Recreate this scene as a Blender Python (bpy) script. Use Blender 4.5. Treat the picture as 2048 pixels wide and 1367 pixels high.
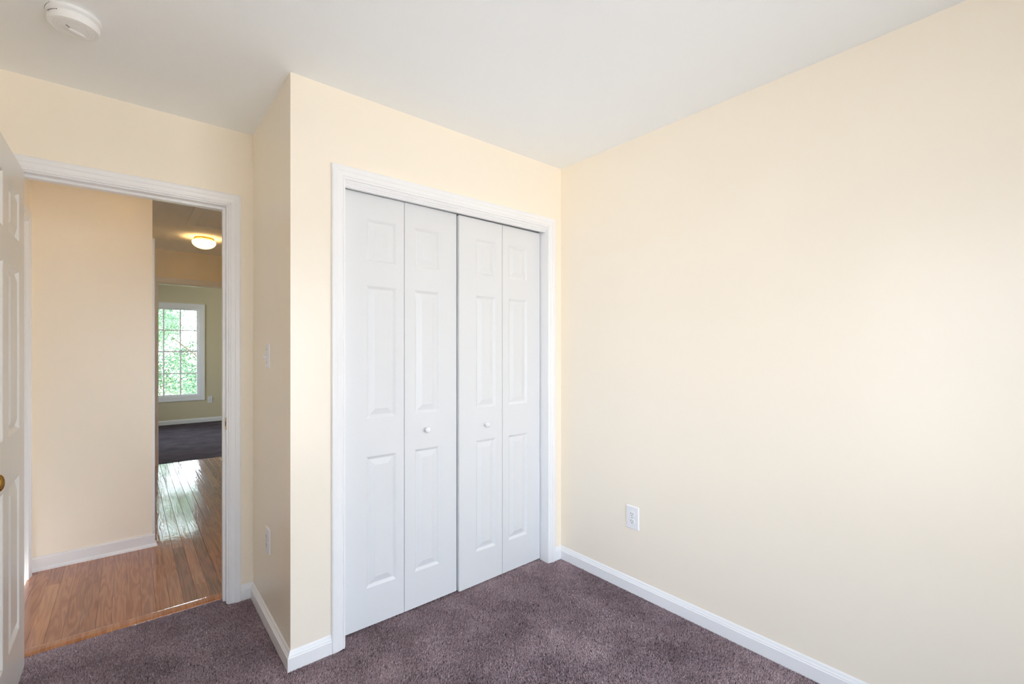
import bpy, bmesh, math, random
import numpy as np
from mathutils import Vector, Matrix

C = bpy.context.scene.collection
SC = bpy.context.scene
R = math.radians
for o in list(bpy.data.objects):
    bpy.data.objects.remove(o, do_unlink=True)

# ------------------------------------------------------------------ camera
F_PX, YAW, HORIZON = 919.15, R(39.918), 699.04
cam_d = bpy.data.cameras.new('camera')
cam = bpy.data.objects.new('camera', cam_d); C.objects.link(cam)
cam.location = (-2.0904, -2.0202, 1.3061)
cam.rotation_euler = (R(90), 0, -YAW)
cam_d.sensor_width = 36.0
cam_d.lens = F_PX / 2048 * 36.0
cam_d.shift_y = -(683.5 - HORIZON) / 2048
cam_d.clip_start = 0.02; cam_d.clip_end = 200
SC.camera = cam

# ------------------------------------------------------------------ sky (bright haze, no direct sun), exposure
SC.view_settings.view_transform = 'Standard'
SC.view_settings.look = 'None'
SC.view_settings.exposure = 0.53
SC.view_settings.gamma = 1.0
SC.view_settings.use_curve_mapping = False
SC.cycles.use_denoising = True
SC.cycles.max_bounces = 14
SC.cycles.diffuse_bounces = 9
SC.cycles.glossy_bounces = 4
SC.cycles.transparent_max_bounces = 12
SC.cycles.sample_clamp_indirect = 12
SC.cycles.caustics_reflective = False
SC.cycles.caustics_refractive = False

SKY = 7.2
w = bpy.data.worlds.new('sky'); SC.world = w; w.use_nodes = True
nt = w.node_tree; nt.nodes.clear()
wo = nt.nodes.new('ShaderNodeOutputWorld'); bg = nt.nodes.new('ShaderNodeBackground')
tc = nt.nodes.new('ShaderNodeTexCoord'); sp = nt.nodes.new('ShaderNodeSeparateXYZ')
cr = nt.nodes.new('ShaderNodeValToRGB')
cr.color_ramp.elements[0].position = 0.46; cr.color_ramp.elements[0].color = (0.93, 0.91, 0.89, 1)   # ground haze
cr.color_ramp.elements[1].position = 0.9; cr.color_ramp.elements[1].color = (0.62, 0.79, 1.0, 1)
_e = cr.color_ramp.elements.new(0.53); _e.color = (0.83, 0.90, 1.0, 1)
mrz = nt.nodes.new('ShaderNodeMapRange'); mrz.inputs[1].default_value = -1; mrz.inputs[2].default_value = 1
nt.links.new(tc.outputs['Generated'], sp.inputs[0]); nt.links.new(sp.outputs['Z'], mrz.inputs[0]); nt.links.new(mrz.outputs[0], cr.inputs[0])
nt.links.new(cr.outputs[0], bg.inputs['Color']); gs = nt.nodes.new('ShaderNodeFloatCurve')         # radiance against height above the horizon
_c = gs.mapping.curves[0]
_c.points[0].location = (0.0, .71); _c.points[1].location = (1.0, .85)
for _x, _y in ((.47, .73), (.53, .77), (.70, .98)): _c.points.new(_x, _y)
gs.mapping.update()
gm = nt.nodes.new('ShaderNodeMath'); gm.operation = 'MULTIPLY'; gm.inputs[1].default_value = SKY * 1.35
nt.links.new(mrz.outputs[0], gs.inputs['Value']); nt.links.new(gs.outputs[0], gm.inputs[0]); nt.links.new(gm.outputs[0], bg.inputs['Strength'])
nt.links.new(bg.outputs[0], wo.inputs[0])

def area(name, loc, rot, sx, sy, energy, color=(1, 1, 1), portal=False):
    d = bpy.data.lights.new(name, 'AREA'); d.shape = 'RECTANGLE'; d.size = sx; d.size_y = sy
    d.energy = energy; d.color = color
    if portal: d.cycles.is_portal = True
    o = bpy.data.objects.new(name, d); C.objects.link(o); o.location = loc; o.rotation_euler = rot
    return o

# ------------------------------------------------------------------ dimensions (metres)
H = 2.44
W1 = 1.58          # closet wall width
D = 0.729          # depth of the alcove with the bedroom door
XL = -2.56         # left wall of the bedroom
YB = -2.85         # wall behind the camera
YD2 = 0.849        # hall face of the door wall
HX_L = -2.53       # hall left wall
HY = 1.872         # hall wall seen through the door
HCX = -1.963       # its outside corner
HX_R = -0.90       # right wall of the hall
FY0, FY1 = 4.50, 4.615   # wall with the far door
RY = 7.95          # window wall of the far room
RX0, RX1 = -3.3, 0.7

# windows: (x0, x1, z0, z1) openings
WIN_FAR = (-1.89, -1.087, 0.47, 2.055)
WIN_BACK = (-2.15, -0.40, 0.22, 2.10)
ADDED_WIN_LEFT = (-2.72, -1.00, 0.25, 2.15)   # y0, y1, z0, z1 in the bedroom's left wall; unseen, added to light the right wall
ADDED_WIN_HALL = (.95, 1.78, 0.20, 1.50)   # y0, y1, z0, z1 in the hall's right end; unseen, added to brighten the low hall wall
ADDED_WIN_SIDE = (5.0, 7.2, 0.47, 2.055)   # y0, y1, z0, z1 in the far room's left wall; made up to brighten that room

area('daylight_portal_bedroom', ((WIN_BACK[0]+WIN_BACK[1])/2, YB-.02, (WIN_BACK[2]+WIN_BACK[3])/2), (R(90), 0, R(180)),
     WIN_BACK[1]-WIN_BACK[0], WIN_BACK[3]-WIN_BACK[2], 1, portal=True)
area('daylight_portal_far', ((WIN_FAR[0]+WIN_FAR[1])/2, RY+.1, (WIN_FAR[2]+WIN_FAR[3])/2), (R(-90), 0, R(180)),
     WIN_FAR[1]-WIN_FAR[0], WIN_FAR[3]-WIN_FAR[2], 1, portal=True)

area('daylight_portal_left', (XL-.05, (ADDED_WIN_LEFT[0]+ADDED_WIN_LEFT[1])/2, (ADDED_WIN_LEFT[2]+ADDED_WIN_LEFT[3])/2), (0, R(-90), 0),
     ADDED_WIN_LEFT[3]-ADDED_WIN_LEFT[2], ADDED_WIN_LEFT[1]-ADDED_WIN_LEFT[0], 1, portal=True)
area('daylight_portal_hall', (HX_R+.14, (ADDED_WIN_HALL[0]+ADDED_WIN_HALL[1])/2, (ADDED_WIN_HALL[2]+ADDED_WIN_HALL[3])/2), (0, R(90), 0),
     ADDED_WIN_HALL[3]-ADDED_WIN_HALL[2], ADDED_WIN_HALL[1]-ADDED_WIN_HALL[0], 1, portal=True)
area('daylight_portal_side', (RX0-.05, (ADDED_WIN_SIDE[0]+ADDED_WIN_SIDE[1])/2, (ADDED_WIN_SIDE[2]+ADDED_WIN_SIDE[3])/2), (0, R(-90), 0),
     ADDED_WIN_SIDE[3]-ADDED_WIN_SIDE[2], ADDED_WIN_SIDE[1]-ADDED_WIN_SIDE[0], 1, portal=True)

# ------------------------------------------------------------------ materials
def lin(r, g, b):
    f = lambda c: (c/255/12.92) if c/255 <= .04045 else ((c/255+.055)/1.055)**2.4
    return (f(r), f(g), f(b), 1)

def mat(name, col, rough=.5, spec=.5, metal=0.0, noise=None, bump=None, coat=0.0, coat_rough=.1):
    """noise=(scale, amount): small tone variation; bump=(scale, strength, distance)"""
    m = bpy.data.materials.new(name); m.use_nodes = True
    n = m.node_tree.nodes; L = m.node_tree.links; b = n['Principled BSDF']
    b.inputs['Base Color'].default_value = col
    b.inputs['Roughness'].default_value = rough
    b.inputs['Specular IOR Level'].default_value = spec
    b.inputs['Metallic'].default_value = metal
    b.inputs['Coat Weight'].default_value = coat
    b.inputs['Coat Roughness'].default_value = coat_rough
    if noise or bump:
        t = n.new('ShaderNodeTexCoord')
    if noise:
        x = n.new('ShaderNodeTexNoise'); x.inputs['Scale'].default_value = noise[0]; x.inputs['Detail'].default_value = 4
        L.new(t.outputs['Object'], x.inputs['Vector'])
        r = n.new('ShaderNodeValToRGB'); a = noise[1]
        r.color_ramp.elements[0].position = .3; r.color_ramp.elements[1].position = .7
        r.color_ramp.elements[0].color = tuple(c*(1-a) for c in col[:3])+(1,)
        r.color_ramp.elements[1].color = tuple(min(1, c*(1+a)) for c in col[:3])+(1,)
        L.new(x.outputs['Fac'], r.inputs[0]); L.new(r.outputs[0], b.inputs['Base Color'])
    if bump:
        x = n.new('ShaderNodeTexNoise'); x.inputs['Scale'].default_value = bump[0]; x.inputs['Detail'].default_value = 3
        L.new(t.outputs['Object'], x.inputs['Vector'])
        k = n.new('ShaderNodeBump'); k.inputs['Strength'].default_value = bump[1]; k.inputs['Distance'].default_value = bump[2]
        L.new(x.outputs['Fac'], k.inputs['Height']); L.new(k.outputs[0], b.inputs['Normal'])
    return m

M = {}
M['wall'] = mat('cream_paint', lin(249, 240, 224), .28, .5, noise=(1.2, .008), bump=(260, .12, .0006))
M['wall_far'] = mat('pale_khaki_paint', lin(220, 210, 181), .55, .3, noise=(1.2, .01))
M['ceiling'] = mat('ceiling_white', lin(248, 251, 254), .85, .2, bump=(180, .1, .0008))
M['trim'] = mat('white_trim_paint', lin(242, 243, 245), .32, .45, noise=(3, .006))
M['door'] = mat('white_door_paint', lin(228, 230, 232), .38, .4, bump=(320, .06, .0004))
M['leafdoor'] = mat('white_gloss_door_paint', lin(232, 230, 226), .3, .5, bump=(240, .05, .0004))
M['plastic'] = mat('white_plastic', lin(240, 241, 244), .3, .5, noise=(8, .01))
M['detector'] = mat('white_abs_plastic', lin(240, 241, 242), .4, .5, noise=(8, .01))
M['dark'] = mat('dark_slot', lin(30, 28, 28), .6, .3, noise=(40, .1))
M['brass'] = mat('polished_brass', lin(190, 150, 80), .22, .5, 1.0, noise=(30, .06))
M['steel'] = mat('zinc_steel', lin(170, 172, 175), .35, .5, .9, noise=(30, .08))
M['closet'] = mat('closet_paint', lin(225, 215, 198), .7, .3, noise=(1.2, .02))
M['ext'] = mat('exterior_siding', lin(200, 198, 190), .8, .2, noise=(2, .03))
M['bark'] = mat('bark', lin(96, 84, 68), .9, .2, noise=(12, .25), bump=(20, .6, .02))
M['grass'] = mat('grass_ground', lin(150, 165, 95), .95, .1, noise=(3, .2))
M['rubber'] = mat('black_wire', lin(25, 25, 25), .5, .3, noise=(40, .1))

def mat_glass(name, tint):
    m = bpy.data.materials.new(name); m.use_nodes = True
    n = m.node_tree.nodes; L = m.node_tree.links; n.clear()
    o = n.new('ShaderNodeOutputMaterial'); t = n.new('ShaderNodeBsdfTransparent'); g = n.new('ShaderNodeBsdfGlossy')
    g.inputs['Roughness'].default_value = .02
    t.inputs['Color'].default_value = tint
    f = n.new('ShaderNodeFresnel'); f.inputs['IOR'].default_value = 1.45
    x = n.new('ShaderNodeMixShader'); L.new(f.outputs[0], x.inputs[0]); L.new(t.outputs[0], x.inputs[1]); L.new(g.outputs[0], x.inputs[2])
    L.new(x.outputs[0], o.inputs[0]); return m
M['glass'] = mat_glass('window_glass', (.97, .985, .98, 1))
M['glass_tint'] = mat_glass('dimming_window_glass', (.85, .85, .85, 1))  # grey tint added to the pane to dim the daylight
M['glass_dim'] = mat_glass('strong_dimming_window_glass', (.58, .58, .58, 1))   # no screen there; the pane is darkened to cut the daylight

def mat_carpet(name, pile):
    m = bpy.data.materials.new(name); m.use_nodes = True
    n = m.node_tree.nodes; L = m.node_tree.links; b = n['Principled BSDF']
    b.inputs['Roughness'].default_value = .95; b.inputs['Specular IOR Level'].default_value = .15
    b.inputs['Sheen Weight'].default_value = .25 if pile else .03; b.inputs['Sheen Roughness'].default_value = .5
    t = n.new('ShaderNodeTexCoord')
    big = n.new('ShaderNodeTexNoise'); big.inputs['Scale'].default_value = 4.5; big.inputs['Detail'].default_value = 5
    L.new(t.outputs['Object'], big.inputs['Vector'])
    r = n.new('ShaderNodeValToRGB')
    e = r.color_ramp.elements
    c3 = ((106, 87, 90), (177, 153, 158), (238, 219, 222)) if pile else ((44, 37, 43), (76, 66, 74), (122, 108, 118))  # without pile the ramp is darkened for the missing shade between tufts
    e[0].position = 0; e[0].color = lin(*c3[0]); e[1].position = 1; e[1].color = lin(*c3[2])
    mid = e.new(.5); mid.color = lin(*c3[1])
    if pile:
        a = n.new('ShaderNodeAttribute'); a.attribute_name = 'tone'; src = a.outputs['Fac']
    else:
        f = n.new('ShaderNodeTexNoise'); f.inputs['Scale'].default_value = 330; f.inputs['Detail'].default_value = 2
        L.new(t.outputs['Object'], f.inputs['Vector'])
        mr = n.new('ShaderNodeMapRange'); mr.inputs[1].default_value = .3; mr.inputs[2].default_value = .7
        L.new(f.outputs['Fac'], mr.inputs[0]); src = mr.outputs[0]
        k = n.new('ShaderNodeBump'); k.inputs['Strength'].default_value = .8; k.inputs['Distance'].default_value = .004
        L.new(f.outputs['Fac'], k.inputs['Height']); L.new(k.outputs[0], b.inputs['Normal'])
    sh = n.new('ShaderNodeMath'); sh.operation = 'MULTIPLY_ADD'; sh.inputs[1].default_value = .9; sh.inputs[2].default_value = -.45
    L.new(big.outputs['Fac'], sh.inputs[0])
    ad = n.new('ShaderNodeMath'); ad.operation = 'ADD'; L.new(src, ad.inputs[0]); L.new(sh.outputs[0], ad.inputs[1])
    L.new(ad.outputs[0], r.inputs[0]); L.new(r.outputs[0], b.inputs['Base Color'])
    return m
M['pile'] = mat_carpet('taupe_carpet_pile', True)
M['carpet'] = mat_carpet('taupe_carpet_shaded', False)

def mat_oak():
    m = bpy.data.materials.new('oak_boards'); m.use_nodes = True
    n = m.node_tree.nodes; L = m.node_tree.links; b = n['Principled BSDF']
    b.inputs['Roughness'].default_value = .4; b.inputs['Specular IOR Level'].default_value = .15
    b.inputs['Coat Weight'].default_value = 1.0; b.inputs['Coat Roughness'].default_value = .05
    t = n.new('ShaderNodeTexCoord'); at = n.new('ShaderNodeAttribute'); at.attribute_name = 'tone'
    off = n.new('ShaderNodeCombineXYZ')
    mu = n.new('ShaderNodeMath'); mu.operation = 'MULTIPLY'; mu.inputs[1].default_value = 37.0
    L.new(at.outputs['Fac'], mu.inputs[0]); L.new(mu.outputs[0], off.inputs[1]); L.new(mu.outputs[0], off.inputs[2])
    va = n.new('ShaderNodeVectorMath'); va.operation = 'ADD'
    L.new(t.outputs['Object'], va.inputs[0]); L.new(off.outputs[0], va.inputs[1])
    mp = n.new('ShaderNodeMapping'); mp.inputs['Scale'].default_value = (24, 1.7, 1); L.new(va.outputs[0], mp.inputs['Vector'])
    ns = n.new('ShaderNodeTexNoise'); ns.inputs['Scale'].default_value = 1.0; ns.inputs['Detail'].default_value = 2; ns.inputs['Distortion'].default_value = .3
    L.new(mp.outputs[0], ns.inputs['Vector'])
    ring = n.new('ShaderNodeMath'); ring.operation = 'MULTIPLY'; ring.inputs[1].default_value = 42.0; L.new(ns.outputs['Fac'], ring.inputs[0])
    si = n.new('ShaderNodeMath'); si.operation = 'SINE'; L.new(ring.outputs[0], si.inputs[0])
    mp2 = n.new('ShaderNodeMapping'); mp2.inputs['Scale'].default_value = (420, 9, 1); L.new(va.outputs[0], mp2.inputs['Vector'])
    fi = n.new('ShaderNodeTexNoise'); fi.inputs['Scale'].default_value = 1.0; fi.inputs['Detail'].default_value = 2; L.new(mp2.outputs[0], fi.inputs['Vector'])
    g1 = n.new('ShaderNodeMath'); g1.operation = 'MULTIPLY_ADD'; g1.inputs[1].default_value = .11; L.new(si.outputs[0], g1.inputs[0])
    g2 = n.new('ShaderNodeMath'); g2.operation = 'MULTIPLY_ADD'; g2.inputs[1].default_value = .3; g2.inputs[2].default_value = -.15; L.new(fi.outputs['Fac'], g2.inputs[0])
    L.new(g2.outputs[0], g1.inputs[2])
    tt = n.new('ShaderNodeMath'); tt.operation = 'MULTIPLY_ADD'; tt.inputs[1].default_value = .55; tt.inputs[2].default_value = .22; L.new(at.outputs['Fac'], tt.inputs[0])
    s = n.new('ShaderNodeMath'); s.operation = 'ADD'; L.new(tt.outputs[0], s.inputs[0]); L.new(g1.outputs[0], s.inputs[1])
    r = n.new('ShaderNodeValToRGB'); e = r.color_ramp.elements
    e[0].position = 0; e[0].color = lin(90, 50, 29); e[1].position = 1; e[1].color = lin(208, 148, 102)
    mm = e.new(.5); mm.color = lin(166, 103, 66)
    L.new(s.outputs[0], r.inputs[0]); L.new(r.outputs[0], b.inputs['Base Color'])
    k = n.new('ShaderNodeBump'); k.inputs['Strength'].default_value = .06; k.inputs['Distance'].default_value = .0011
    L.new(si.outputs[0], k.inputs['Height'])
    w1 = n.new('ShaderNodeTexNoise'); w1.inputs['Scale'].default_value = 26; L.new(t.outputs['Object'], w1.inputs['Vector'])
    k2 = n.new('ShaderNodeBump'); k2.inputs['Strength'].default_value = .075; k2.inputs['Distance'].default_value = .004
    L.new(w1.outputs['Fac'], k2.inputs['Height']); L.new(k.outputs[0], k2.inputs['Normal'])
    L.new(k2.outputs[0], b.inputs['Normal']); L.new(k2.outputs[0], b.inputs['Coat Normal'])
    return m
M['oak'] = mat_oak()

def mat_leaf(name, col):
    m = bpy.data.materials.new(name); m.use_nodes = True
    n = m.node_tree.nodes; L = m.node_tree.links; b = n['Principled BSDF']; b.inputs['Roughness'].default_value = .6
    t = n.new('ShaderNodeTexCoord'); x = n.new('ShaderNodeTexNoise'); x.inputs['Scale'].default_value = 3.0
    L.new(t.outputs['Object'], x.inputs['Vector'])
    r = n.new('ShaderNodeValToRGB'); e = r.color_ramp.elements
    e[0].position = .35; e[1].position = .65
    e[0].color = tuple(c*.5 for c in col[:3])+(1,); e[1].color = tuple(min(1, c*1.7) for c in col[:3])+(1,)
    L.new(x.outputs['Fac'], r.inputs[0]); L.new(r.outputs[0], b.inputs['Base Color'])
    tr = n.new('ShaderNodeBsdfTranslucent'); L.new(r.outputs[0], tr.inputs['Color'])
    mx = n.new('ShaderNodeMixShader'); mx.inputs[0].default_value = .4
    L.new(b.outputs[0], mx.inputs[1]); L.new(tr.outputs[0], mx.inputs[2]); L.new(mx.outputs[0], n['Material Output'].inputs[0])
    return m
M['leaf_dark'] = mat_leaf('green_leaves', lin(104, 130, 101))
M['leaf_light'] = mat_leaf('yellow_green_leaves', lin(140, 152, 104))

def mat_emit(name, col, strength):
    m = bpy.data.materials.new(name); m.use_nodes = True
    b = m.node_tree.nodes['Principled BSDF']
    b.inputs['Base Color'].default_value = lin(250, 240, 220); b.inputs['Roughness'].default_value = .35
    b.inputs['Emission Color'].default_value = col; b.inputs['Emission Strength'].default_value = strength
    return m
M['lampglass'] = mat_emit('lit_frosted_glass', (1, .66, .27, 1), 2.4)

# ------------------------------------------------------------------ helpers
def tag(o, label=None, cat=None, group=None, kind=None):
    if label: o['label'] = label
    if cat: o['category'] = cat
    if group: o['group'] = group
    if kind: o['kind'] = kind
    return o

def link(name, bm, m, parent=None, smooth=False, bevel=0.0):
    me = bpy.data.meshes.new(name); bmesh.ops.recalc_face_normals(bm, faces=bm.faces); bm.to_mesh(me); bm.free()
    o = bpy.data.objects.new(name, me); C.objects.link(o); me.materials.append(m)
    if parent: o.parent = parent
    if smooth:
        for p in me.polygons: p.use_smooth = True
    if bevel:
        b = o.modifiers.new('bevel', 'BEVEL'); b.width = bevel; b.segments = 2; b.limit_method = 'ANGLE'; b.angle_limit = R(40)
    return o

def thing(name, loc, label, cat, group=None, rz=0, kind=None):
    o = bpy.data.objects.new(name, None); C.objects.link(o); o.empty_display_size = .05
    o.location = loc; o.rotation_euler = (0, 0, rz)
    return tag(o, label, cat, group, kind)

def box(bm, x0, y0, z0, x1, y1, z1):
    v = [bm.verts.new(q) for q in ((x0,y0,z0),(x1,y0,z0),(x1,y1,z0),(x0,y1,z0),(x0,y0,z1),(x1,y0,z1),(x1,y1,z1),(x0,y1,z1))]
    for f in ((3,2,1,0),(4,5,6,7),(0,1,5,4),(1,2,6,5),(2,3,7,6),(3,0,4,7)): bm.faces.new([v[i] for i in f])

def boxes(*bs):
    bm = bmesh.new()
    for b in bs: box(bm, *b)
    return bm

def lathe(bm, prof, seg=32, mtx=None, sx=1.0, sy=1.0):
    """prof: (r, z) list, around z; mtx places it"""
    rings = []
    for r, z in prof:
        if r < 1e-6: rings.append([bm.verts.new((0, 0, z))])
        else: rings.append([bm.verts.new((r*sx*math.cos(2*math.pi*i/seg), r*sy*math.sin(2*math.pi*i/seg), z)) for i in range(seg)])
    for a, b in zip(rings, rings[1:]):
        for i in range(seg):
            j = (i+1) % seg
            if len(a) == 1 and len(b) == 1: continue
            if len(a) == 1: bm.faces.new((a[0], b[i], b[j]))
            elif len(b) == 1: bm.faces.new((a[i], b[0], a[j]))
            else: bm.faces.new((a[i], b[i], b[j], a[j]))
    if mtx is not None:
        bmesh.ops.transform(bm, matrix=mtx, verts=[v for ring in rings for v in ring])
    return bm

def sweep(bm, prof, stations):
    """prof: list of (p, q); stations: functions mapping (p, q) to a point; ends capped"""
    vs = [[bm.verts.new(f(p, q)) for p, q in prof] for f in stations]
    n = len(prof)
    for a, b in zip(vs, vs[1:]):
        for i in range(n):
            j = (i+1) % n
            bm.faces.new((a[i], a[j], b[j], b[i]))
    bm.faces.new(vs[0]); bm.faces.new(list(reversed(vs[-1])))

CASING = [(0,0),(0,.008),(.002,.0095),(.005,.0095),(.007,.0075),(.010,.0075),(.013,.0105),(.030,.0125),(.034,.015),(.049,.0165),(.054,.0155),(.057,.012),(.057,0)]
BASE = [(0,0),(.0,.054),(.0035,.057),(.0035,.061),(.007,.066),(.0095,.074),(.013,.079),(.014,.079),(.014,0)]
BASE = [(.014-a, b) for a, b in BASE]        # (thickness from wall, height)
BASE_F = [(0,0),(.026,0),(.024,.010),(.016,.018),(.0135,.019),(.0135,.074),(.010,.080),(0,.080)]   # hall base with a shoe strip

def casing_U(bm, put, a0, a1, z1, zb=0.0):
    """door casing round an opening a0..a1 high z1; put(a, z, t) -> point"""
    sweep(bm, CASING, [lambda w, t: put(a0-w, zb, t), lambda w, t: put(a0-w, z1+w, t), lambda w, t: put(a1+w, z1+w, t), lambda w, t: put(a1+w, zb, t)])

def casing_O(bm, put, a0, a1, z0, z1, k=1.0):
    """picture-frame casing round a window"""
    st = [(a0,z0,-1,-1),(a0,z1,-1,1),(a1,z1,1,1),(a1,z0,1,-1),(a0,z0,-1,-1)]
    pr = [(w*k, t) for w, t in CASING]
    vs = [[bm.verts.new(put(a+sa*w_, z+sz*w_, t)) for w_, t in pr] for a, z, sa, sz in st[:4]]
    n = len(pr)
    for s in range(4):
        A, B = vs[s], vs[(s+1) % 4]
        for i in range(n):
            j = (i+1) % n; bm.faces.new((A[i], A[j], B[j], B[i]))

def S(name, bm, m, label, cat, parent=None, **k):
    return tag(link(name, bm, m, parent, **k), label, cat, kind='structure')

# ------------------------------------------------------------------ room shell
T = .115
# floors
S('floor', boxes((XL, YB, -.12, 0, .806, -.005)),
  M['carpet'], 'taupe carpeted bedroom floor in front of the white closet doors', 'floor')

# bedroom walls
S('wall_right', boxes((0, YB-T, -.12, T, D+T, H)), M['wall'], 'long bare cream wall at the right with one outlet low down', 'wall')
JL, JR, JH = -1.356, -.119, 2.048        # closet opening
S('wall_closet', boxes((-W1, 0, -.12, JL-.018, T, H), (JR+.018, 0, -.12, 0, T, H), (JL-.018, 0, JH+.018, JR+.018, T, H)),
  M['wall'], 'cream wall around the closet with bifold doors', 'wall')
S('wall_return', boxes((-W1, T, -.12, -W1+T, D, H)), M['wall'], 'narrow shaded cream return wall with a light switch and an outlet', 'wall')
DL, DR, DH = -2.456, -1.700, 2.043       # bedroom door opening (jamb faces)
S('wall_door', boxes((XL, D, -.12, DL-.018, YD2, H), (DR+.018, D, -.12, 0, YD2, H), (DL-.018, D, DH+.018, DR+.018, YD2, H)),
  M['wall'], 'cream wall around the open bedroom doorway', 'wall')
y0, y1, z0, z1 = ADDED_WIN_LEFT
S('wall_left', boxes((XL-T, YB-T, -.12, XL, y0, H), (XL-T, y1, -.12, XL, YD2, H), (XL-T, y0, -.12, XL, y1, z0), (XL-T, y0, z1, XL, y1, H)), M['wall'], 'cream wall behind the open bedroom door', 'wall')
x0, x1, z0, z1 = WIN_BACK
S('wall_back', boxes((XL, YB-T, -.12, x0, YB, H), (x1, YB-T, -.12, 0, YB, H), (x0, YB-T, -.12, x1, YB, z0), (x0, YB-T, z1, x1, YB, H)),
  M['wall'], 'cream wall with the bedroom window, behind the camera', 'wall')
S('ceiling', boxes((XL-T, YB-T, H, T, YD2, H+.12)), M['ceiling'], 'plain white bedroom ceiling', 'ceiling')

# hall
S('wall_hall', boxes((HX_L-T, HY, -.12, HCX, HY+T, H)), M['wall'], 'cream hall wall seen straight through the bedroom doorway', 'wall')
HD = (.98, 1.76)                          # door in the hall's left wall
S('wall_hall_left', boxes((HX_L-T, YD2, -.12, HX_L, HD[0], H), (HX_L-T, HD[1], -.12, HX_L, HY, H), (HX_L-T, HD[0], 2.05, HX_L, HD[1], H)),
  M['wall'], 'left wall of the hall with a side door', 'wall')
SD = (1.99, 2.72)                         # door round the corner
S('wall_hall_side', boxes((HCX-T, HY+T, -.12, HCX, SD[0], H), (HCX-T, SD[1], -.12, HCX, FY0, H), (HCX-T, SD[0], 2.02, HCX, SD[1], H), ),
  M['wall'], 'hall wall running away behind the outside corner', 'wall')
y0, y1, z0, z1 = ADDED_WIN_HALL
S('wall_hall_right', boxes((HX_R, YD2, -.12, HX_R+T, y0, H), (HX_R, y1, -.12, HX_R+T, FY0, H), (HX_R, y0, -.12, HX_R+T, y1, z0), (HX_R, y0, z1, HX_R+T, y1, H)), M['wall'], 'right wall of the hall, hidden by the door jamb', 'wall')
EL, ER, EH = -1.832, -1.06, 2.062         # far door opening
S('wall_hall_end', boxes((RX0, FY0, -.12, EL-.018, FY1, H), (ER+.018, FY0, -.12, RX1, FY1, H), (EL-.018, FY0, EH+.018, ER+.018, FY1, H)),
  M['wall'], 'wall at the end of the hall above the far doorway', 'wall')
S('ceiling', boxes((HX_L-T, YD2, H, HX_R+T, FY0, H+.12)), M['ceiling'], 'dim hall ceiling with a round lamp and attic hatch', 'ceiling')

# far room
S('floor', boxes((RX0, 4.575, -.12, RX1, RY, -.001)), M['carpet'], 'carpet of the far room beyond the hall, darkened for pile shade', 'floor')
x0, x1, z0, z1 = WIN_FAR
S('wall_far', boxes((RX0, RY, -.12, x0, RY+.14, H), (x1, RY, -.12, RX1, RY+.14, H), (x0, RY, -.12, x1, RY+.14, z0), (x0, RY, z1, x1, RY+.14, H)),
  M['wall_far'], 'khaki window wall of the far room', 'wall')
y0, y1, z0, z1 = ADDED_WIN_SIDE
S('wall_far_left', boxes((RX0-T, FY0, -.12, RX0, y0, H), (RX0-T, y1, -.12, RX0, RY+.14, H), (RX0-T, y0, -.12, RX0, y1, z0), (RX0-T, y0, z1, RX0, y1, H)), M['wall_far'], 'left wall of the far room', 'wall')
S('wall_far_right', boxes((RX1, FY0, -.12, RX1+T, RY+.14, H)), M['wall_far'], 'right wall of the far room', 'wall')
S('ceiling', boxes((RX0-T, FY0, H, RX1+T, RY+.14, H+.12)), M['ceiling'], 'ceiling of the far room', 'ceiling')

# ------------------------------------------------------------------ oak hall floor: individual boards in one mesh, each with its own tone
def oak_floor():
    rng = random.Random(5)
    bm = bmesh.new(); tone = bm.faces.layers.float.new('tone')
    bw = .0572
    x = HX_L - .02
    while x < HX_R:
        y = .868 - rng.uniform(0, 1.6)
        a = max(x, HX_L); b = min(x + bw, HX_R)
        tilt = rng.uniform(-.0004, .0004)
        while y < 4.575:
            ln = rng.uniform(.9, 2.2)
            ya, yb = max(y, .868), min(y+ln, 4.575)
            # boards stop at the hall wall where the hall turns
            if yb - ya > .01:
                t = min(1, max(0, rng.gauss(.5, .22)))
                g = .0007
                n0 = len(bm.faces)
                lo = [bm.verts.new(q) for q in ((a+g*.4,ya+g*.4,-.004),(b-g*.4,ya+g*.4,-.004),(b-g*.4,yb-g*.4,-.004),(a+g*.4,yb-g*.4,-.004))]
                mi = [bm.verts.new(q) for q in ((a+g*.4,ya+g*.4,-.0012),(b-g*.4,ya+g*.4,-.0012),(b-g*.4,yb-g*.4,-.0012),(a+g*.4,yb-g*.4,-.0012))]
                h = .0019
                up = [bm.verts.new(q) for q in ((a+h,ya+g,tilt),(b-h,ya+g,-tilt),(b-h,yb-g,-tilt),(a+h,yb-g,tilt))]
                fs = [bm.faces.new(up)]
                for p_, q_ in ((lo, mi), (mi, up)):
                    for i in range(4):
                        j = (i+1) % 4; fs.append(bm.faces.new((p_[i], p_[j], q_[j], q_[i])))
                for f in fs: f[tone] = t
            y += ln
        x += bw
    n0 = set(bm.faces); box(bm, HX_L, .868, -.12, HX_R, 4.575, -.0035)
    for f in bm.faces:
        if f not in n0: f[tone] = -.6
    return bm
S('floor', oak_floor(), M['oak'], 'glossy narrow oak boards of the hall floor', 'floor')

# threshold strip
bm = bmesh.new()
sweep(bm, [(.800,-.005),(.803,.003),(.815,.009),(.850,.010),(.862,.0085),(.868,.001),(.868,-.005)], [lambda p, q: (DL+.001, p, q), lambda p, q: (DR-.001, p, q)])
tl = bm.faces.layers.float.new('tone')
for f in bm.faces: f[tl] = .78
tag(link('threshold', bm, M['oak']), 'oak threshold strip between the carpet and the hall boards', 'threshold', kind='structure')

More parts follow.
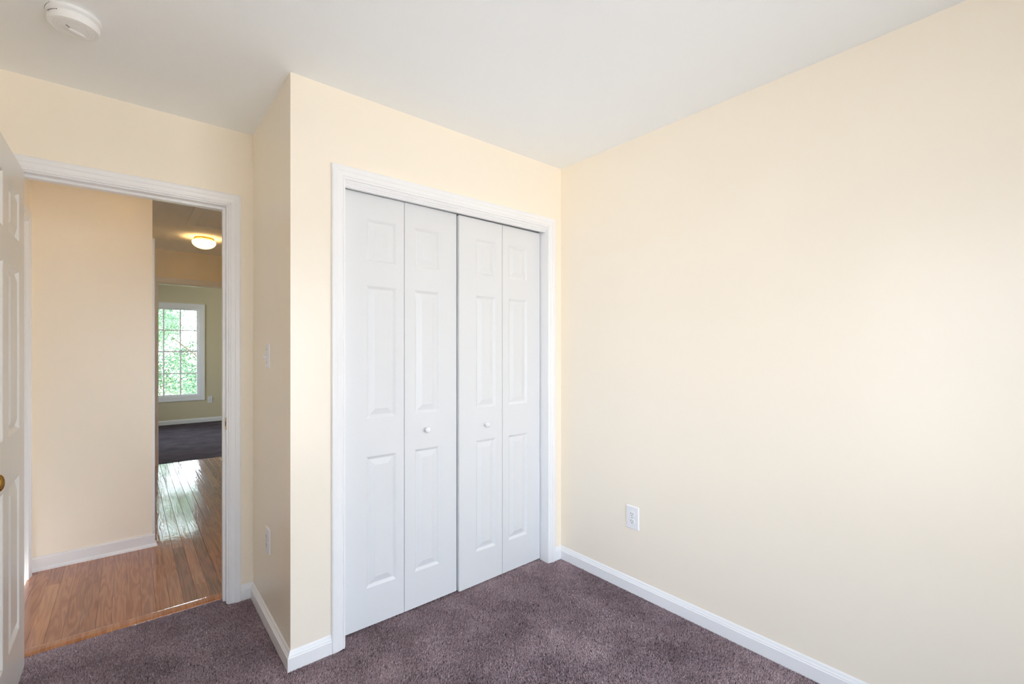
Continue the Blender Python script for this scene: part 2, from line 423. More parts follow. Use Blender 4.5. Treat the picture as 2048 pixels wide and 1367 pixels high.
# ------------------------------------------------------------------ carpet pile
def carpet_pile():
    rng = np.random.default_rng(3)
    fw = np.array([math.sin(YAW), math.cos(YAW)])
    N = 1150000
    x = rng.uniform(XL+.002, -.002, N); y = rng.uniform(-2.2, .812, N)
    d = (x+2.0904)*fw[0] + (y+2.0202)*fw[1]
    keep = d > 1.15
    tB = .011
    inroom = (y < 0-tB) | (x < -W1-tB) | ((x > JL-.004) & (x < JR+.004) & (y < .08))
    keep &= inroom & (x < -tB) & ~((y > .02) & (x < XL+.01))
    keep &= ~((y > D-tB) & ((x < DL+.002) | (x > DR-.002)))
    # closet casing footprints
    keep &= ~((y > -.016) & (x > -1.42) & (x < -1.358) & (y < .2))
    keep &= ~((y > -.016) & (x < -.06) & (x > -.121))
    x, y = x[keep], y[keep]; n = len(x)
    # pile leans with a slow field (brush marks)
    ang = 2.2*np.sin(2.1*x+1.3*y+.4) + 1.5*np.sin(3.7*y-1.9*x) + rng.normal(0, 1.1, n)
    lean = np.abs(rng.normal(.0036, .0022, n))
    h = rng.normal(.0090, .0013, n)
    # pile dips where it meets the skirting
    az = rng.uniform(0, 2*math.pi, n); wd = rng.uniform(.0009, .0014, n)
    dx, dy = lean*np.cos(ang), lean*np.sin(ang)
    ux, uy = np.cos(az)*wd, np.sin(az)*wd
    z0 = -.0055
    v = np.zeros((n, 5, 3))
    v[:,0] = np.stack([x-ux, y-uy, np.full(n, z0)], 1); v[:,1] = np.stack([x+ux, y+uy, np.full(n, z0)], 1)
    v[:,2] = np.stack([x+ux*1.15+dx*.4, y+uy*1.15+dy*.4, z0+h*.6], 1); v[:,3] = np.stack([x-ux*1.15+dx*.4, y-uy*1.15+dy*.4, z0+h*.6], 1)
    v[:,4] = np.stack([x+dx, y+dy, z0+h], 1)
    me = bpy.data.meshes.new('carpet_pile')
    me.vertices.add(n*5); me.vertices.foreach_set('co', v.reshape(-1))
    base = (np.arange(n)*5)[:, None]
    loops = np.concatenate([base+np.array([0,1,2,3]), base+np.array([3,2,4])], 1).reshape(-1)
    me.loops.add(n*7); me.loops.foreach_set('vertex_index', loops.astype(np.int32))
    me.polygons.add(n*2)
    st = np.stack([np.arange(n)*7, np.arange(n)*7+4], 1).reshape(-1)
    me.polygons.foreach_set('loop_start', st.astype(np.int32))
    me.update(calc_edges=True); me.validate()
    a = me.attributes.new('tone', 'FLOAT', 'POINT')
    a.data.foreach_set('value', np.repeat(np.clip(rng.normal(.5, .2, n), 0, 1), 5).astype(np.float32))
    me.materials.append(M['pile'])
    o = bpy.data.objects.new('carpet_pile', me); C.objects.link(o)
    tag(o, 'soft brownish purple carpet pile covering the bedroom floor', 'carpet', kind='stuff')
carpet_pile()

# ------------------------------------------------------------------ baseboards
def base(name, p0, p1, nrm, prof, label, m0=0, m1=0):
    """baseboard along p0->p1 on a wall with inward normal nrm; m0/m1 mitre: +1 outside corner, -1 inside corner"""
    p0, p1, nrm = Vector(p0), Vector(p1), Vector(nrm); d = (p1-p0).normalized()
    bm = bmesh.new()
    sweep(bm, prof, [lambda t, h: (*(p0 + nrm*t - d*t*m0), h-.0), lambda t, h: (*(p1 + nrm*t + d*t*m1), h)])
    return S(name, bm, M['trim'], label, 'baseboard')
base('baseboard_right', (0, 0), (0, YB), (-1, 0), BASE, 'white baseboard along the right wall', -1, 0)
base('baseboard_closet', (-W1, 0), (-1.4183, 0), (0, -1), BASE, 'short white baseboard left of the closet casing', 1, 0)
base('baseboard_corner', (-.0617, 0), (0, 0), (0, -1), BASE, 'tiny white baseboard piece between closet casing and right corner', 0, -1)
base('baseboard_return', (-W1, D), (-W1, 0), (-1, 0), BASE, 'white baseboard along the shaded return wall', -1, 1)
base('baseboard_door', (-1.6368, D), (-W1, D), (0, -1), BASE, 'short white baseboard right of the bedroom door casing', 0, -1)
base('baseboard_left', (XL, YB), (XL, D), (1, 0), BASE, 'white baseboard behind the open bedroom door', 0, 0)
base('baseboard_hall', (HX_L, HY), (HCX, HY), (0, -1), BASE_F, 'white baseboard with a shoe strip on the hall wall', 0, 1)
base('baseboard_hall_side', (HCX, HY), (HCX, SD[0]-.063), (1, 0), BASE_F, 'end of the hall baseboard wrapping the outside corner', 1, 0)
base('baseboard_hall_right', (HX_R, FY0), (HX_R, YD2), (-1, 0), BASE_F, 'baseboard along the right wall of the hall', 0, 0)
base('baseboard_far', (RX0, RY), (RX1, RY), (0, -1), BASE, 'baseboard below the window in the far room', 0, 0)

# ------------------------------------------------------------------ door linings and casings
def lining(bm, put, a0, a1, z1, depth, tk=.018):
    """three jamb boards; put(a, z, t) with t = depth into the wall"""
    def bx(aa, ab, za, zb, ta, tb):
        p, q = put(aa, za, ta), put(ab, zb, tb)
        box(bm, min(p[0],q[0]), min(p[1],q[1]), min(p[2],q[2]), max(p[0],q[0]), max(p[1],q[1]), max(p[2],q[2]))
    bx(a0-tk, a0, 0, z1+tk, 0, depth); bx(a1, a1+tk, 0, z1+tk, 0, depth); bx(a0, a1, z1, z1+tk, 0, depth)
    return bx

# bedroom door frame
bm = bmesh.new()
put = lambda a, z, t: (a, D+t, z)
bx = lining(bm, put, DL, DR, DH, YD2-D)
bx(DL, DL+.011, 0, DH, .040, .075); bx(DR-.011, DR, 0, DH, .040, .075); bx(DL+.011, DR-.011, DH-.011, DH, .040, .075)
tr = S('trim_1', bm, M['trim'], 'white jamb and casing of the open bedroom doorway', 'door frame')
bm = bmesh.new(); casing_U(bm, lambda a, z, t: (a, D-t, z), DL-.006, DR+.006, DH+.006); link('casing', bm, M['trim'], tr)
bm = bmesh.new(); casing_U(bm, lambda a, z, t: (a, YD2+t, z), DL-.006, DR+.006, DH+.006); link('casing', bm, M['trim'], tr)
# strike plate
sp_ = link('strike_plate', boxes((DR-.0015, D+.004, .895, DR+.001, D+.036, .955)), M['brass'], tr, bevel=.0006)
sp_['label'] = 'brass strike plate on the right jamb'
link('latch_hole', boxes((DR-.002, D+.012, .913, DR-.0012, D+.028, .937)), M['dark'], sp_)

# closet frame
bm = bmesh.new(); put = lambda a, z, t: (a, t, z)
lining(bm, put, JL, JR, JH, T)
tr = S('trim_2', bm, M['trim'], 'white jamb and casing around the closet doors', 'door frame')
bm = bmesh.new(); casing_U(bm, lambda a, z, t: (a, -t, z), JL-.005, JR+.001, JH+.006); link('casing', bm, M['trim'], tr)
va_ = link('valance', boxes((JL, .004, 2.0420, JR, .034, JH), (JL, .011, 2.0350, JR, .034, 2.0420), (JL, .017, 2.0285, JR, .034, 2.0350)), M['trim'], tr)
va_['label'] = 'stepped white moulding under the head that hides the track'
tk_ = link('track', boxes((JL, .072, JH-.016, JR, .076, JH), (JL, .098, JH-.016, JR, .102, JH), (JL, .072, JH-.003, JR, .102, JH)), M['steel'], tr)
tk_['label'] = 'steel bifold track under the head'
for xx in (JL, JR):
    s = 1 if xx == JL else -1
    a, b = sorted((xx, xx+s*.045)); c, d = sorted((xx, xx+s*.004))
    pb = link('pivot_bracket', boxes((a, .066, .0035, b, .098, .0055), (c, .066, .0035, d, .098, .04)), M['steel'], tr)

# closet inside
S('wall_closet_inside', boxes((-W1+T, T, 0, -W1+T+.006, D, H), (-.006, T, 0, 0, D, H), (-W1+T, D-.006, 0, 0, D, H)), M['closet'], 'inside walls of the closet behind the bifold doors', 'wall')

# hall side door frames
def side_door(n, wall_x, y0, y1, zt, label_t, nd, label_d):
    bm = bmesh.new()
    put = lambda a, z, t: (wall_x - t, a, z)
    lining(bm, put, y0+.018, y1-.018, zt-.018, T)
    t_ = S('trim_%d' % n, bm, M['trim'], label_t, 'door frame')
    bm = bmesh.new(); casing_U(bm, lambda a, z, t: (wall_x + t, a, z), y0+.012, y1-.012, zt-.012); link('casing', bm, M['trim'], t_)
    return t_

# ------------------------------------------------------------------ panelled door leaves
def leaf_bm(wd, ht, th, cols, rows, both=True, r1=.004, r2=.010, r3=.025, dep=.0085):
    """a door slab 0..wd by 0..ht, front face at y=0, back at y=th; raised panels in cols x rows"""
    bm = bmesh.new()
    xs = sorted({0, wd, *[c for p_ in cols for c in p_]}); zs = sorted({0, ht, *[c for p_ in rows for c in p_]})
    def face(y, s):
        for i in range(len(xs)-1):
            for j in range(len(zs)-1):
                a, b, c, d = xs[i], xs[i+1], zs[j], zs[j+1]
                if (a, b) in cols and (c, d) in rows:
                    rings = []
                    # edge, ovolo, bottom of the groove, up the raised slope, flat field
                    for ins, dp in ((0,0),(.003,.0015),(.013,dep),(.016,dep),(.016+r3,.0012),(.018+r3,.0005)):
                        rings.append([bm.verts.new((q[0], y+s*dp, q[1])) for q in ((a+ins,c+ins),(b-ins,c+ins),(b-ins,d-ins),(a+ins,d-ins))])
                    for A, B in zip(rings, rings[1:]):
                        for k in range(4):
                            l = (k+1) % 4; bm.faces.new((A[k], A[l], B[l], B[k]))
                    bm.faces.new(rings[-1])
                else:
                    bm.faces.new([bm.verts.new(q) for q in ((a,y,c),(b,y,c),(b,y,d),(a,y,d))])
    face(0, 1); face(th, -1)
    for q in (((0,0,0),(0,th,0),(0,th,ht),(0,0,ht)), ((wd,0,0),(wd,th,0),(wd,th,ht),(wd,0,ht)), ((0,0,0),(wd,0,0),(wd,th,0),(0,th,0)), ((0,0,ht),(wd,0,ht),(wd,th,ht),(0,th,ht))):
        bm.faces.new([bm.verts.new(v) for v in q])
    bmesh.ops.remove_doubles(bm, verts=bm.verts, dist=1e-5)
    return bm

# bifold closet doors ------------------------------------------------
ZB, ZT = .0115, 2.034
ROWS = [(.191-ZB, .805-ZB), (.984-ZB, 1.606-ZB), (1.720-ZB, 1.919-ZB)]
KNOB = [(0,0),(.0085,0),(.0085,.003),(.0062,.008),(.0075,.013),(.0135,.018),(.0155,.023),(.0150,.028),(.0115,.0325),(.006,.0345),(0,.035)]
def bifold(name, xa, xj, xb, ya, yj, yb, pan_a, pan_b, label, knob_leaf, kx, kz, zt=2.034):
    t = thing(name, ((xa+xb)/2, (ya+yb)/2, ZB), label, 'closet door', kind='structure')
    t.location = (0, 0, 0)
    def put_leaf(x0, y0, x1, y1, pan):
        ln = math.hypot(x1-x0, y1-y0)
        k = ln/(x1-x0)
        bm = leaf_bm(ln, zt-ZB, .030, [((pan[0]-x0)*k, (pan[1]-x0)*k)], ROWS)
        o = link('leaf', bm, M['door'], t)
        o.location = (x0, y0, ZB); o.rotation_euler = (0, 0, math.atan2(y1-y0, x1-x0))
        return o
    a = put_leaf(xa, ya, xj-.0013, yj, pan_a); b = put_leaf(xj+.0013, yj, xb, yb, pan_b)
    kl = (a, b)[knob_leaf]
    bm = bmesh.new(); lathe(bm, KNOB, 28, Matrix.Rotation(R(90), 4, 'X'))
    ky = (yj + (ya-yj)*abs((kx-xj)/(xa-xj))) if knob_leaf == 0 else (yj + (yb-yj)*abs((kx-xj)/(xb-xj)))
    kn = link('knob', bm, M['plastic'], t, smooth=True); kn.location = (kx, ky, kz)
    kn['label'] = 'round white knob'
    # hinges between the two leaves on the hidden side and pivots at the foot
    for hz in (.25, 1.02, 1.8):
        link('hinge', boxes((xj-.02, yj+.030, hz-.03, xj+.02, yj+.0325, hz+.03)), M['steel'], t)
    px = xa+.022 if knob_leaf == 1 else xb-.022
    bm = bmesh.new(); lathe(bm, [(0,0),(.005,0),(.005,.012),(0,.012)], 12)
    pv = link('pivot', bm, M['steel'], t); pv.location = (px, (ya if knob_leaf else yb)+.015, -.002)
    return t
bifold('door_1', -1.351, -1.0415, -.7345, .062, .062, .066, (-1.235, -1.085), (-.985, -.841),
       'left pair of white six-panel bifold closet doors', 1, -.922, .900)
bifold('door_2', -.728, -.4275, -.1245, .048, .055, .061, (-.617, -.477), (-.380, -.231),
       'right pair of white six-panel bifold closet doors', 0, -.552, .889, 2.027)

# open bedroom door --------------------------------------------------
def six_panel(wd, ht, th):
    s, mu = .112, .095
    pw = (wd-2*s-mu)/2
    cols = [(s, s+pw), (s+pw+mu, wd-s)]
    rows = [(.205, .805), (.985, 1.600), (1.715, 1.905)]
    return leaf_bm(wd, ht, th, cols, rows, r3=.028, dep=.011)
t = thing('door_3', (DL+.003, D-.020, .012), 'open white six-panel bedroom door at the left edge of the picture', 'door', kind='structure')
LW = .748
lf = link('leaf', six_panel(LW, 2.02, .035), M['leafdoor'], t)
lf.location = (.038, 0, 0); lf.rotation_euler = (0, 0, R(-90))      # leaf runs toward the camera; front (y=0) faces +x... rotated
# after -90 deg: local +x -> -y, local +y -> +x ; so the y=th face looks at +x
lf.location = (.003, 0, 0)
bm = bmesh.new(); lathe(bm, [(0,0),(.031,0),(.032,.003),(.029,.007),(.013,.011),(.0115,.024),(.016,.030),(.0255,.038),(.028,.046),(.0265,.055),(.020,.061),(.010,.0645),(0,.065)], 32, Matrix.Rotation(R(90), 4, 'Y'))
kn = link('knob', bm, M['brass'], t, smooth=True); kn.location = (.038, -.700, .897); kn.scale = (.66, .9, .9); kn['label'] = 'round brass knob'
bm = bmesh.new(); lathe(bm, [(0,0),(.031,0),(.032,.003),(.029,.007),(.013,.011),(.0115,.024),(.016,.030),(.0255,.038),(.028,.046),(.0265,.055),(.020,.061),(.010,.0645),(0,.065)], 32, Matrix.Rotation(R(-90), 4, 'Y'))
kn = link('knob', bm, M['brass'], t, smooth=True); kn.location = (.003, -.688, .905); kn['label'] = 'round brass knob on the far side'
for hz in (.2, 1.0, 1.8):
    bm = bmesh.new(); lathe(bm, [(0,0),(.006,0),(.006,.09),(0,.09)], 14)
    box(bm, .003, -.0005, 0, .034, .0015, .09)
    h_ = link('hinge', bm, M['brass'], t); h_.location = (0, .004, hz)

# hall doors round the corners
side_door(3, HX_L, HD[0], HD[1], 2.05, 'white casing of the side door at the left end of the hall', 4, '')
t = thing('door_4', (HX_L-.030, HD[0]+.021, .01), 'closed white door in the left wall of the hall', 'door', kind='structure')
lf = link('leaf', six_panel(HD[1]-HD[0]-.042, 2.018, .035), M['leafdoor'], t); lf.rotation_euler = (0, 0, R(90))
side_door(4, HCX, SD[0], SD[1], 2.02, 'white casing just round the outside corner of the hall', 5, '')
t = thing('door_5', (HCX-.030, SD[0]+.021, .01), 'closed white door in the hall beyond the outside corner', 'door', kind='structure')
lf = link('leaf', six_panel(SD[1]-SD[0]-.042, 1.988, .035), M['leafdoor'], t); lf.rotation_euler = (0, 0, R(90))

# far door frame
bm = bmesh.new(); put = lambda a, z, t: (a, FY0+t, z)
bx = lining(bm, put, EL, ER, EH, FY1-FY0)
bx(EL, EL+.011, 0, EH, .030, .066); bx(ER-.011, ER, 0, EH, .030, .066); bx(EL+.011, ER-.011, EH-.011, EH, .030, .066)
tr = S('trim_5', bm, M['trim'], 'casing of the far doorway at the end of the hall', 'door frame')
bm = bmesh.new(); casing_U(bm, lambda a, z, t: (a, FY0-t, z), EL-.005, ER+.005, EH+.005); link('casing', bm, M['trim'], tr)
bm = bmesh.new(); casing_U(bm, lambda a, z, t: (a, FY1+t, z), EL-.005, ER+.005, EH+.005); link('casing', bm, M['trim'], tr)

# ------------------------------------------------------------------ windows
def window(name, win, y_in, y_out, s, label, ncol=3):
    """double-hung window; s=+1: outside is +y"""
    x0, x1, z0, z1 = win
    t = thing(name, ((x0+x1)/2, y_in, z0), label, 'window', kind='structure'); ox, oz = (x0+x1)/2, z0
    X0, X1, Z1 = x0-ox, x1-ox, z1-z0
    def P(y): return s*y
    def bxs(*l):
        bm = bmesh.new()
        for a, y0, c, b, y1, d in l: box(bm, a, min(P(y0),P(y1)), c, b, max(P(y0),P(y1)), d)
        return bm
    dep = abs(y_out-y_in)
    link('frame', bxs((X0,0,0,X0+.016,dep,Z1),(X1-.016,0,0,X1,dep,Z1),(X0+.016,0,0,X1-.016,dep,.016),(X0+.016,0,Z1-.016,X1-.016,dep,Z1)), M['trim'], t)
    bm = bmesh.new(); casing_O(bm, lambda a, z, tt: (a, P(-tt), z), X0, X1, 0, Z1, 1.3); link('casing', bm, M['trim'], t)
    zm = 1.275 - z0 if name == 'window_1' else Z1*.5
    def sash(za, zb, y, nm):
        a, b = X0+.016, X1-.016; st = .028
        f = link(nm, bxs((a,y,za,a+st,y+.03,zb),(b-st,y,za,b,y+.03,zb),(a+st,y,za,b-st,y+.03,za+st),(a+st,y,zb-st,b-st,y+.03,zb)), M['trim'], t)
        ga, gb, gc, gd = a+st, b-st, za+st, zb-st
        m_ = []
        for k in range(1, ncol):
            xx = ga+(gb-ga)*k/ncol; m_.append((xx-.011, y+.006, gc, xx+.011, y+.026, gd))
        zz = (gc+gd)/2; 
        for k in range(ncol):
            l_ = ga+(gb-ga)*k/ncol+(.011 if k else 0); r_ = ga+(gb-ga)*(k+1)/ncol-(.011 if k < ncol-1 else 0)
            m_.append((l_, y+.006, zz-.010, r_, y+.026, zz+.010))
        link('muntins', bxs(*m_), M['trim'], f)
        link('pane', bxs((ga, y+.0145, gc, gb, y+.0175, gd)), M['glass_dim'] if name in ('added_window_4', 'added_window_5') else M['glass_tint'] if name in ('window_2', 'added_window_3') else M['glass'], f)
        return f
    sash(zm-.014, Z1-.016, .075, 'upper_sash')
    lo = sash(.016, zm+.014, .043, 'lower_sash')
    lk = link('sash_lock', bxs((.10, .030, zm+.014, .15, .055, zm+.022), (.115, .036, zm+.022, .135, .050, zm+.032)), M['trim'], lo, bevel=.002)
    return t
window('window_1', WIN_FAR, RY, RY+.14, 1, 'bright white window with a grid of panes in the far room')
t = window('added_window_5', ADDED_WIN_HALL, HX_R, HX_R+T, 1, 'added low window that brightens the hall, out of sight behind the door wall', 3)
t.location = (HX_R, (ADDED_WIN_HALL[0]+ADDED_WIN_HALL[1])/2, ADDED_WIN_HALL[2]); t.rotation_euler = (0, 0, R(-90))
t = window('added_window_3', ADDED_WIN_SIDE, RX0, RX0-T, 1, 'added unseen side window that brightens the far room', 5)
t.location = (RX0, (ADDED_WIN_SIDE[0]+ADDED_WIN_SIDE[1])/2, ADDED_WIN_SIDE[2]); t.rotation_euler = (0, 0, R(90))
t = window('added_window_4', ADDED_WIN_LEFT, XL, XL-T, 1, 'added unseen side window that lights the bedroom, left of the camera', 3)
t.location = (XL, (ADDED_WIN_LEFT[0]+ADDED_WIN_LEFT[1])/2, ADDED_WIN_LEFT[2]); t.rotation_euler = (0, 0, R(90))
window('window_2', WIN_BACK, YB, YB-T, -1, 'bedroom window that lights the room from behind the camera', 4)

# ------------------------------------------------------------------ electrical plates
def rounded_rect(bm, w_, h_, r, z0, z1, mtx, seg=5, bev=.0):
    pts = []
    for cx_, cy_, a0 in ((w_/2-r, h_/2-r, 0), (-w_/2+r, h_/2-r, 90), (-w_/2+r, -h_/2+r, 180), (w_/2-r, -h_/2+r, 270)):
        for k in range(seg+1):
            a = R(a0+90*k/seg); pts.append((cx_+r*math.cos(a), cy_+r*math.sin(a)))
    lv = []
    levels = [(1, z0), (1, z1-bev), (1-2*bev/w_, z1)] if bev else [(1, z0), (1, z1)]
    for s_, z in levels: lv.append([bm.verts.new((x*s_, y*(1 - (1-s_)*w_/h_), z)) for x, y in pts])
    n = len(pts)
    for A, B in zip(lv, lv[1:]):
        for i in range(n):
            j = (i+1) % n; bm.faces.new((A[i], A[j], B[j], B[i]))
    bm.faces.new(lv[-1]); bm.faces.new(list(reversed(lv[0])))
    if mtx is not None: bmesh.ops.transform(bm, matrix=mtx, verts=[v for l in lv for v in l])

def outlet(loc, rot, label, w_=.074, h_=.118, tilt=0):
    t = thing('wall_outlet', loc, label, 'outlet', 'duplex outlets on the walls'); t.rotation_euler = rot
    bm = bmesh.new(); rounded_rect(bm, w_, h_, .004, -.0005, .0065, None, 4, .003); link('cover_plate', bm, M['plastic'], t)
    for s_ in (1, -1):
        bm = bmesh.new(); rounded_rect(bm, .033, .028, .0135, .0055, .0082, Matrix.Translation((0, s_*.0195, 0)), 6, .0006)
        f = link('receptacle', bm, M['plastic'], t)
        link('slots', boxes((-.0078, s_*.0195-.0015, .0078, -.0056, s_*.0195+.0075, .0086), (.0056, s_*.0195-.0005, .0078, .0076, s_*.0195+.0068, .0086), (-.0023, s_*.0195-.0095, .0078, .0023, s_*.0195-.005, .0086)), M['dark'], f)
    bm = bmesh.new(); lathe(bm, [(0,.006),(.0032,.006),(.0032,.0074),(.0022,.0078),(0,.0078)], 12); link('screw', bm, M['steel'], t)
    return t
# plate lies in local xy, local +z looks out of the wall
rot_right = Matrix(((0,0,-1),(-1,0,0),(0,1,0))).to_euler()      # faces -x
rot_back = Matrix(((1,0,0),(0,0,-1),(0,1,0))).to_euler()        # faces -y
outlet((0, -.5375, .403), rot_right, 'white duplex outlet low on the bare right wall', .079, .122)
outlet((-W1, .382, .408), rot_right, 'white outlet low on the shaded return wall left of the closet')
outlet((-.935, RY, .398), rot_back, 'small outlet under the window corner in the far room')

t = thing('light_switch', (-W1, .388, 1.277), 'white toggle light switch on the return wall left of the closet', 'light switch'); t.rotation_euler = rot_right
bm = bmesh.new(); rounded_rect(bm, .072, .116, .004, -.0005, .0062, None, 4, .003); link('cover_plate', bm, M['plastic'], t)
bm = bmesh.new(); box(bm, -.005, -.012, .005, .005, .012, .0072); link('collar', bm, M['plastic'], t)
bm = bmesh.new(); rounded_rect(bm, .008, .010, .002, 0, .019, Matrix.Translation((0, -.001, .005)) @ Matrix.Rotation(R(24), 4, 'X'), 3, .001); link('toggle', bm, M['plastic'], t)
for s_ in (1, -1):
    bm = bmesh.new(); lathe(bm, [(0,.006),(.0032,.006),(.0032,.0072),(.0022,.0076),(0,.0076)], 12, Matrix.Translation((0, s_*.030, 0))); link('screw', bm, M['steel'], t)

# ------------------------------------------------------------------ smoke detector
t = thing('smoke_detector', (-2.23, .135, H), 'round white smoke detector on the ceiling above the open door', 'smoke detector')
bm = bmesh.new(); lathe(bm, [(0,0),(.070,0),(.071,-.004),(.070,-.010),(.066,-.013),(.060,-.015),(0,-.015)], 56); link('base_ring', bm, M['detector'], t, smooth=True).modifiers.new('e', 'EDGE_SPLIT').split_angle = R(35)
bm = bmesh.new(); lathe(bm, [(0,-.012),(.060,-.012),(.060,-.018),(.0655,-.020),(.0668,-.026),(.0660,-.040),(.064,-.0435),(.056,-.0445),(.0545,-.0437),(.053,-.0445),(.046,-.045),(.0445,-.0442),(.043,-.045),(.036,-.0453),(.0345,-.0445),(.033,-.0453),(0,-.046)], 56)
link('cover', bm, M['detector'], t, smooth=True).modifiers.new('e', 'EDGE_SPLIT').split_angle = R(35)
bm = bmesh.new(); lathe(bm, [(0,-.045),(.017,-.045),(.0175,-.0475),(.0150,-.0495),(.006,-.050),(0,-.050)], 32, Matrix.Translation((.0080, .0170, 0)) @ Matrix.Rotation(R(39), 4, 'Z'), 1.5, .62); link('test_button', bm, M['detector'], t, smooth=True)
bm = bmesh.new(); box(bm, -.008, -.0011, -.0466, .005, .0011, -.045); bmesh.ops.transform(bm, matrix=Matrix.Rotation(R(49), 4, 'Z'), verts=bm.verts)
link('slot', bm, M['dark'], t).location = (-.0135, -.0105, 0)
bm = bmesh.new()
for k in range(7):
    a = R(205+k*5.0); b_ = a+R(3.4)
    for r0, r1, zz0, zz1 in ((.0652, .0668, -.0245, -.0225),):
        box(bm, -.0016, r0, zz0, .0016, r1+.0002, zz1)
        bmesh.ops.transform(bm, matrix=Matrix.Rotation(a-R(90), 4, 'Z'), verts=list(bm.verts)[-8:])
link('vents', bm, M['dark'], t)
bm = bmesh.new()
pts = [(.0705*math.cos(R(a)), .0705*math.sin(R(a)), -.003-.004*math.sin(R((a-150)*180/70))) for a in range(150, 221, 5)]
for p_, q_ in zip(pts, pts[1:]):
    d_ = (Vector(q_)-Vector(p_)); mt = Matrix.Translation(p_) @ d_.to_track_quat('Z', 'Y').to_matrix().to_4x4()
    lathe(bm, [(.0008, 0), (.0008, d_.length*1.05)], 8, mt)
link('wire', bm, M['rubber'], t)

# ------------------------------------------------------------------ hall lamp and attic hatch
def ceiling_lamp(LX, LY, label, watts):
    t = thing('ceiling_lamp', (LX, LY, H), label, 'ceiling lamp', 'flush lamps on the hall ceiling')
    bm = bmesh.new(); lathe(bm, [(0,0),(.084,0),(.087,-.004),(.087,-.012),(.083,-.020),(.072,-.024),(0,-.022)], 40); link('brass_pan', bm, M['brass'], t, smooth=True)
    bm = bmesh.new(); lathe(bm, [(.098,-.034),(.101,-.036),(.103,-.045),(.102,-.058),(.094,-.074),(.078,-.090),(.054,-.103),(.028,-.110),(0,-.112)], 40); link('glass_bowl', bm, M['lampglass'], t, smooth=True)
    for k in range(3):
        a = R(30+120*k); bm = bmesh.new(); lathe(bm, [(0,0),(.005,0),(.006,.008),(.004,.014),(0,.015)], 12, Matrix.Rotation(a, 4, 'Z') @ Matrix.Translation((.095, 0, -.036)) @ Matrix.Rotation(R(90), 4, 'Y')); link('thumb_screw', bm, M['brass'], t, smooth=True)
    ld = bpy.data.lights.new('lamp_bulb', 'POINT'); ld.energy = watts; ld.color = (1, .62, .22); ld.shadow_soft_size = .02
    lo = bpy.data.objects.new('lamp_bulb', ld); C.objects.link(lo); lo.location = (LX, LY, H-.058)
ceiling_lamp(-1.495, 3.56, 'lit round flush lamp with frosted bowl on the hall ceiling near the attic hatch', 2.0)
ceiling_lamp(-2.10, 1.16, 'added flush lamp that warms the near part of the hall, unseen above the doorway', 1.6)  # unseen lamp, added to put warm light on the hall wall

t = thing('attic_hatch', (-1.40, 2.70, H), 'rectangular trimmed attic hatch in the hall ceiling', 'hatch')
bm = bmesh.new()
hx, hy = .285, .354
st = [(-1,-1),(-1,1),(1,1),(1,-1)]
pr = [(-.06,0),(-.06,.011),(-.056,.014),(-.010,.014),(-.004,.010),(0,.004),(0,0)]
vs = [[bm.verts.new((sx*(hx+w_), sy*(hy+w_), -q)) for w_, q in pr] for sx, sy in st]
for s_ in range(4):
    A, B = vs[s_], vs[(s_+1) % 4]
    for i in range(len(pr)):
        j = (i+1) % len(pr); bm.faces.new((A[i], A[j], B[j], B[i]))
link('frame', bm, M['ceiling'], t)
link('hatch_panel', boxes((-hx+.055, -hy+.055, -.005, hx-.055, hy-.055, -.0005)), M['ceiling'], t)

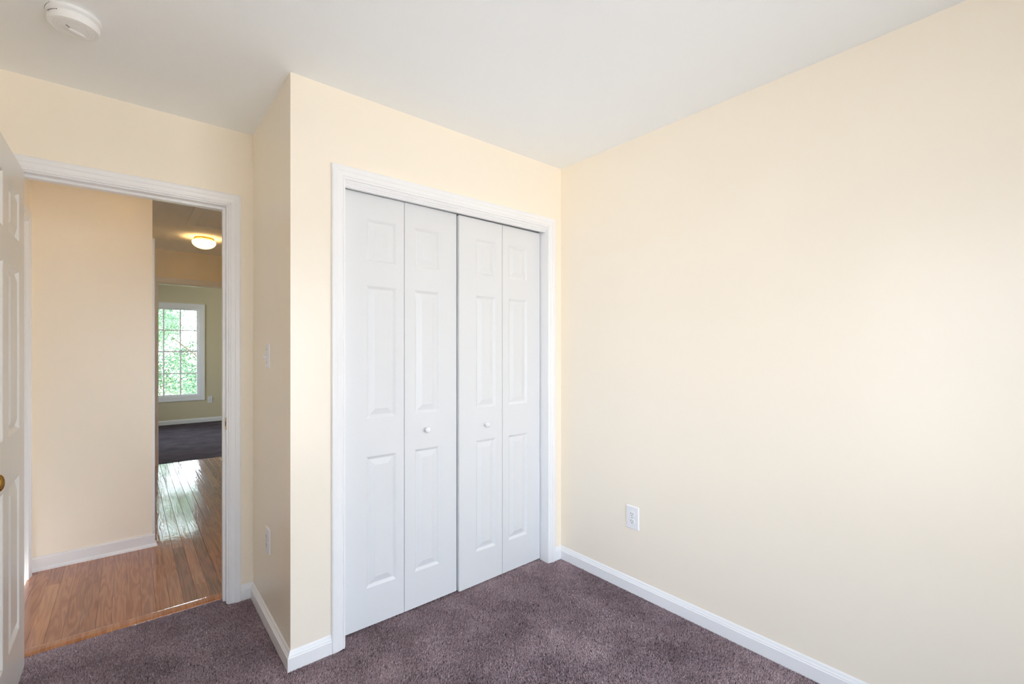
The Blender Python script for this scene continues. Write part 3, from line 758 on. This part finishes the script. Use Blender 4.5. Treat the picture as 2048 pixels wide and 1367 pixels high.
# ------------------------------------------------------------------ outdoors beyond the far window
GZ = -2.9
tag(link('ground', boxes((-30, RY+.3, GZ-.2, 30, 45, GZ)), M['grass']), 'sunlit lawn outside the far window', 'ground', kind='structure')
def tree(name, loc, hgt, rad, seed, leafmat, nl, ls, label, cat='tree', trunk=True, crown0=.25):
    rng = random.Random(seed)
    t = thing(name, loc, label, cat, 'greenery outside the far window')
    blobs = []
    for k in range(26):
        f = rng.uniform(crown0, 1.0); rr = rad*math.sqrt(max(.05, math.sin(math.pi*min(1, (f-crown0)/(1-crown0)*.85+.12))))*rng.uniform(.25, .85)
        a = rng.uniform(0, 2*math.pi); blobs.append((rr*math.cos(a), rr*math.sin(a), f*hgt, rad*rng.uniform(.28, .48)))
    if trunk:
        bm = bmesh.new()
        def limb(p, q, r0, r1):
            d_ = Vector(q)-Vector(p); lathe(bm, [(r0, 0), ((r0+r1)/2, d_.length*.5), (r1, d_.length)], 10, Matrix.Translation(p) @ d_.to_track_quat('Z', 'Y').to_matrix().to_4x4())
        limb((0,0,-.1), (.05,.03,hgt*.85), hgt*.022, hgt*.006)
        for b in blobs[::2]:
            limb((0.02, 0.01, b[2]*.72), b[:3], hgt*.004, hgt*.001)
        link('trunk', bm, M['bark'], t, smooth=True)
    bm = bmesh.new()
    for k in range(nl):
        b = rng.choice(blobs)
        d_ = Vector((rng.gauss(0,1), rng.gauss(0,1), rng.gauss(0,.8))).normalized()*b[3]*rng.uniform(.55, 1.05)
        c_ = Vector(b[:3])+d_
        u = Vector((rng.gauss(0,1), rng.gauss(0,1), rng.gauss(0,.6))).normalized(); v_ = u.orthogonal(); v_.rotate(Matrix.Rotation(rng.uniform(0,6.28), 3, u))
        L_ = ls*rng.uniform(.6, 1.2); w_ = L_*.42
        bm.faces.new([bm.verts.new(c_+q) for q in (-u*L_*.5, v_*w_*.5-u*L_*.05, u*L_*.5, -v_*w_*.5-u*L_*.05)])
    link('foliage', bm, leafmat, t)
tree('tree', (-.05, 16.0, GZ), 8.2, 2.4, 11, M['leaf_dark'], 34000, .10, 'tall dark green tree filling the upper panes of the far window')
tree('tree', (-1.9, 22.0, GZ), 10.4, 2.9, 12, M['leaf_dark'], 30000, .12, 'farther green tree rising behind the left panes of the far window')
tree('tree', (4.6, 19.0, GZ), 7.4, 2.2, 13, M['leaf_dark'], 5000, .22, 'green tree to the right, mostly hidden by the window casing')
tree('shrub', (-1.15, 13.0, GZ), 3.1, 1.0, 14, M['leaf_light'], 900, .10, 'yellow green shrub with sparse leaves in the lower panes', 'shrub', True, .2)
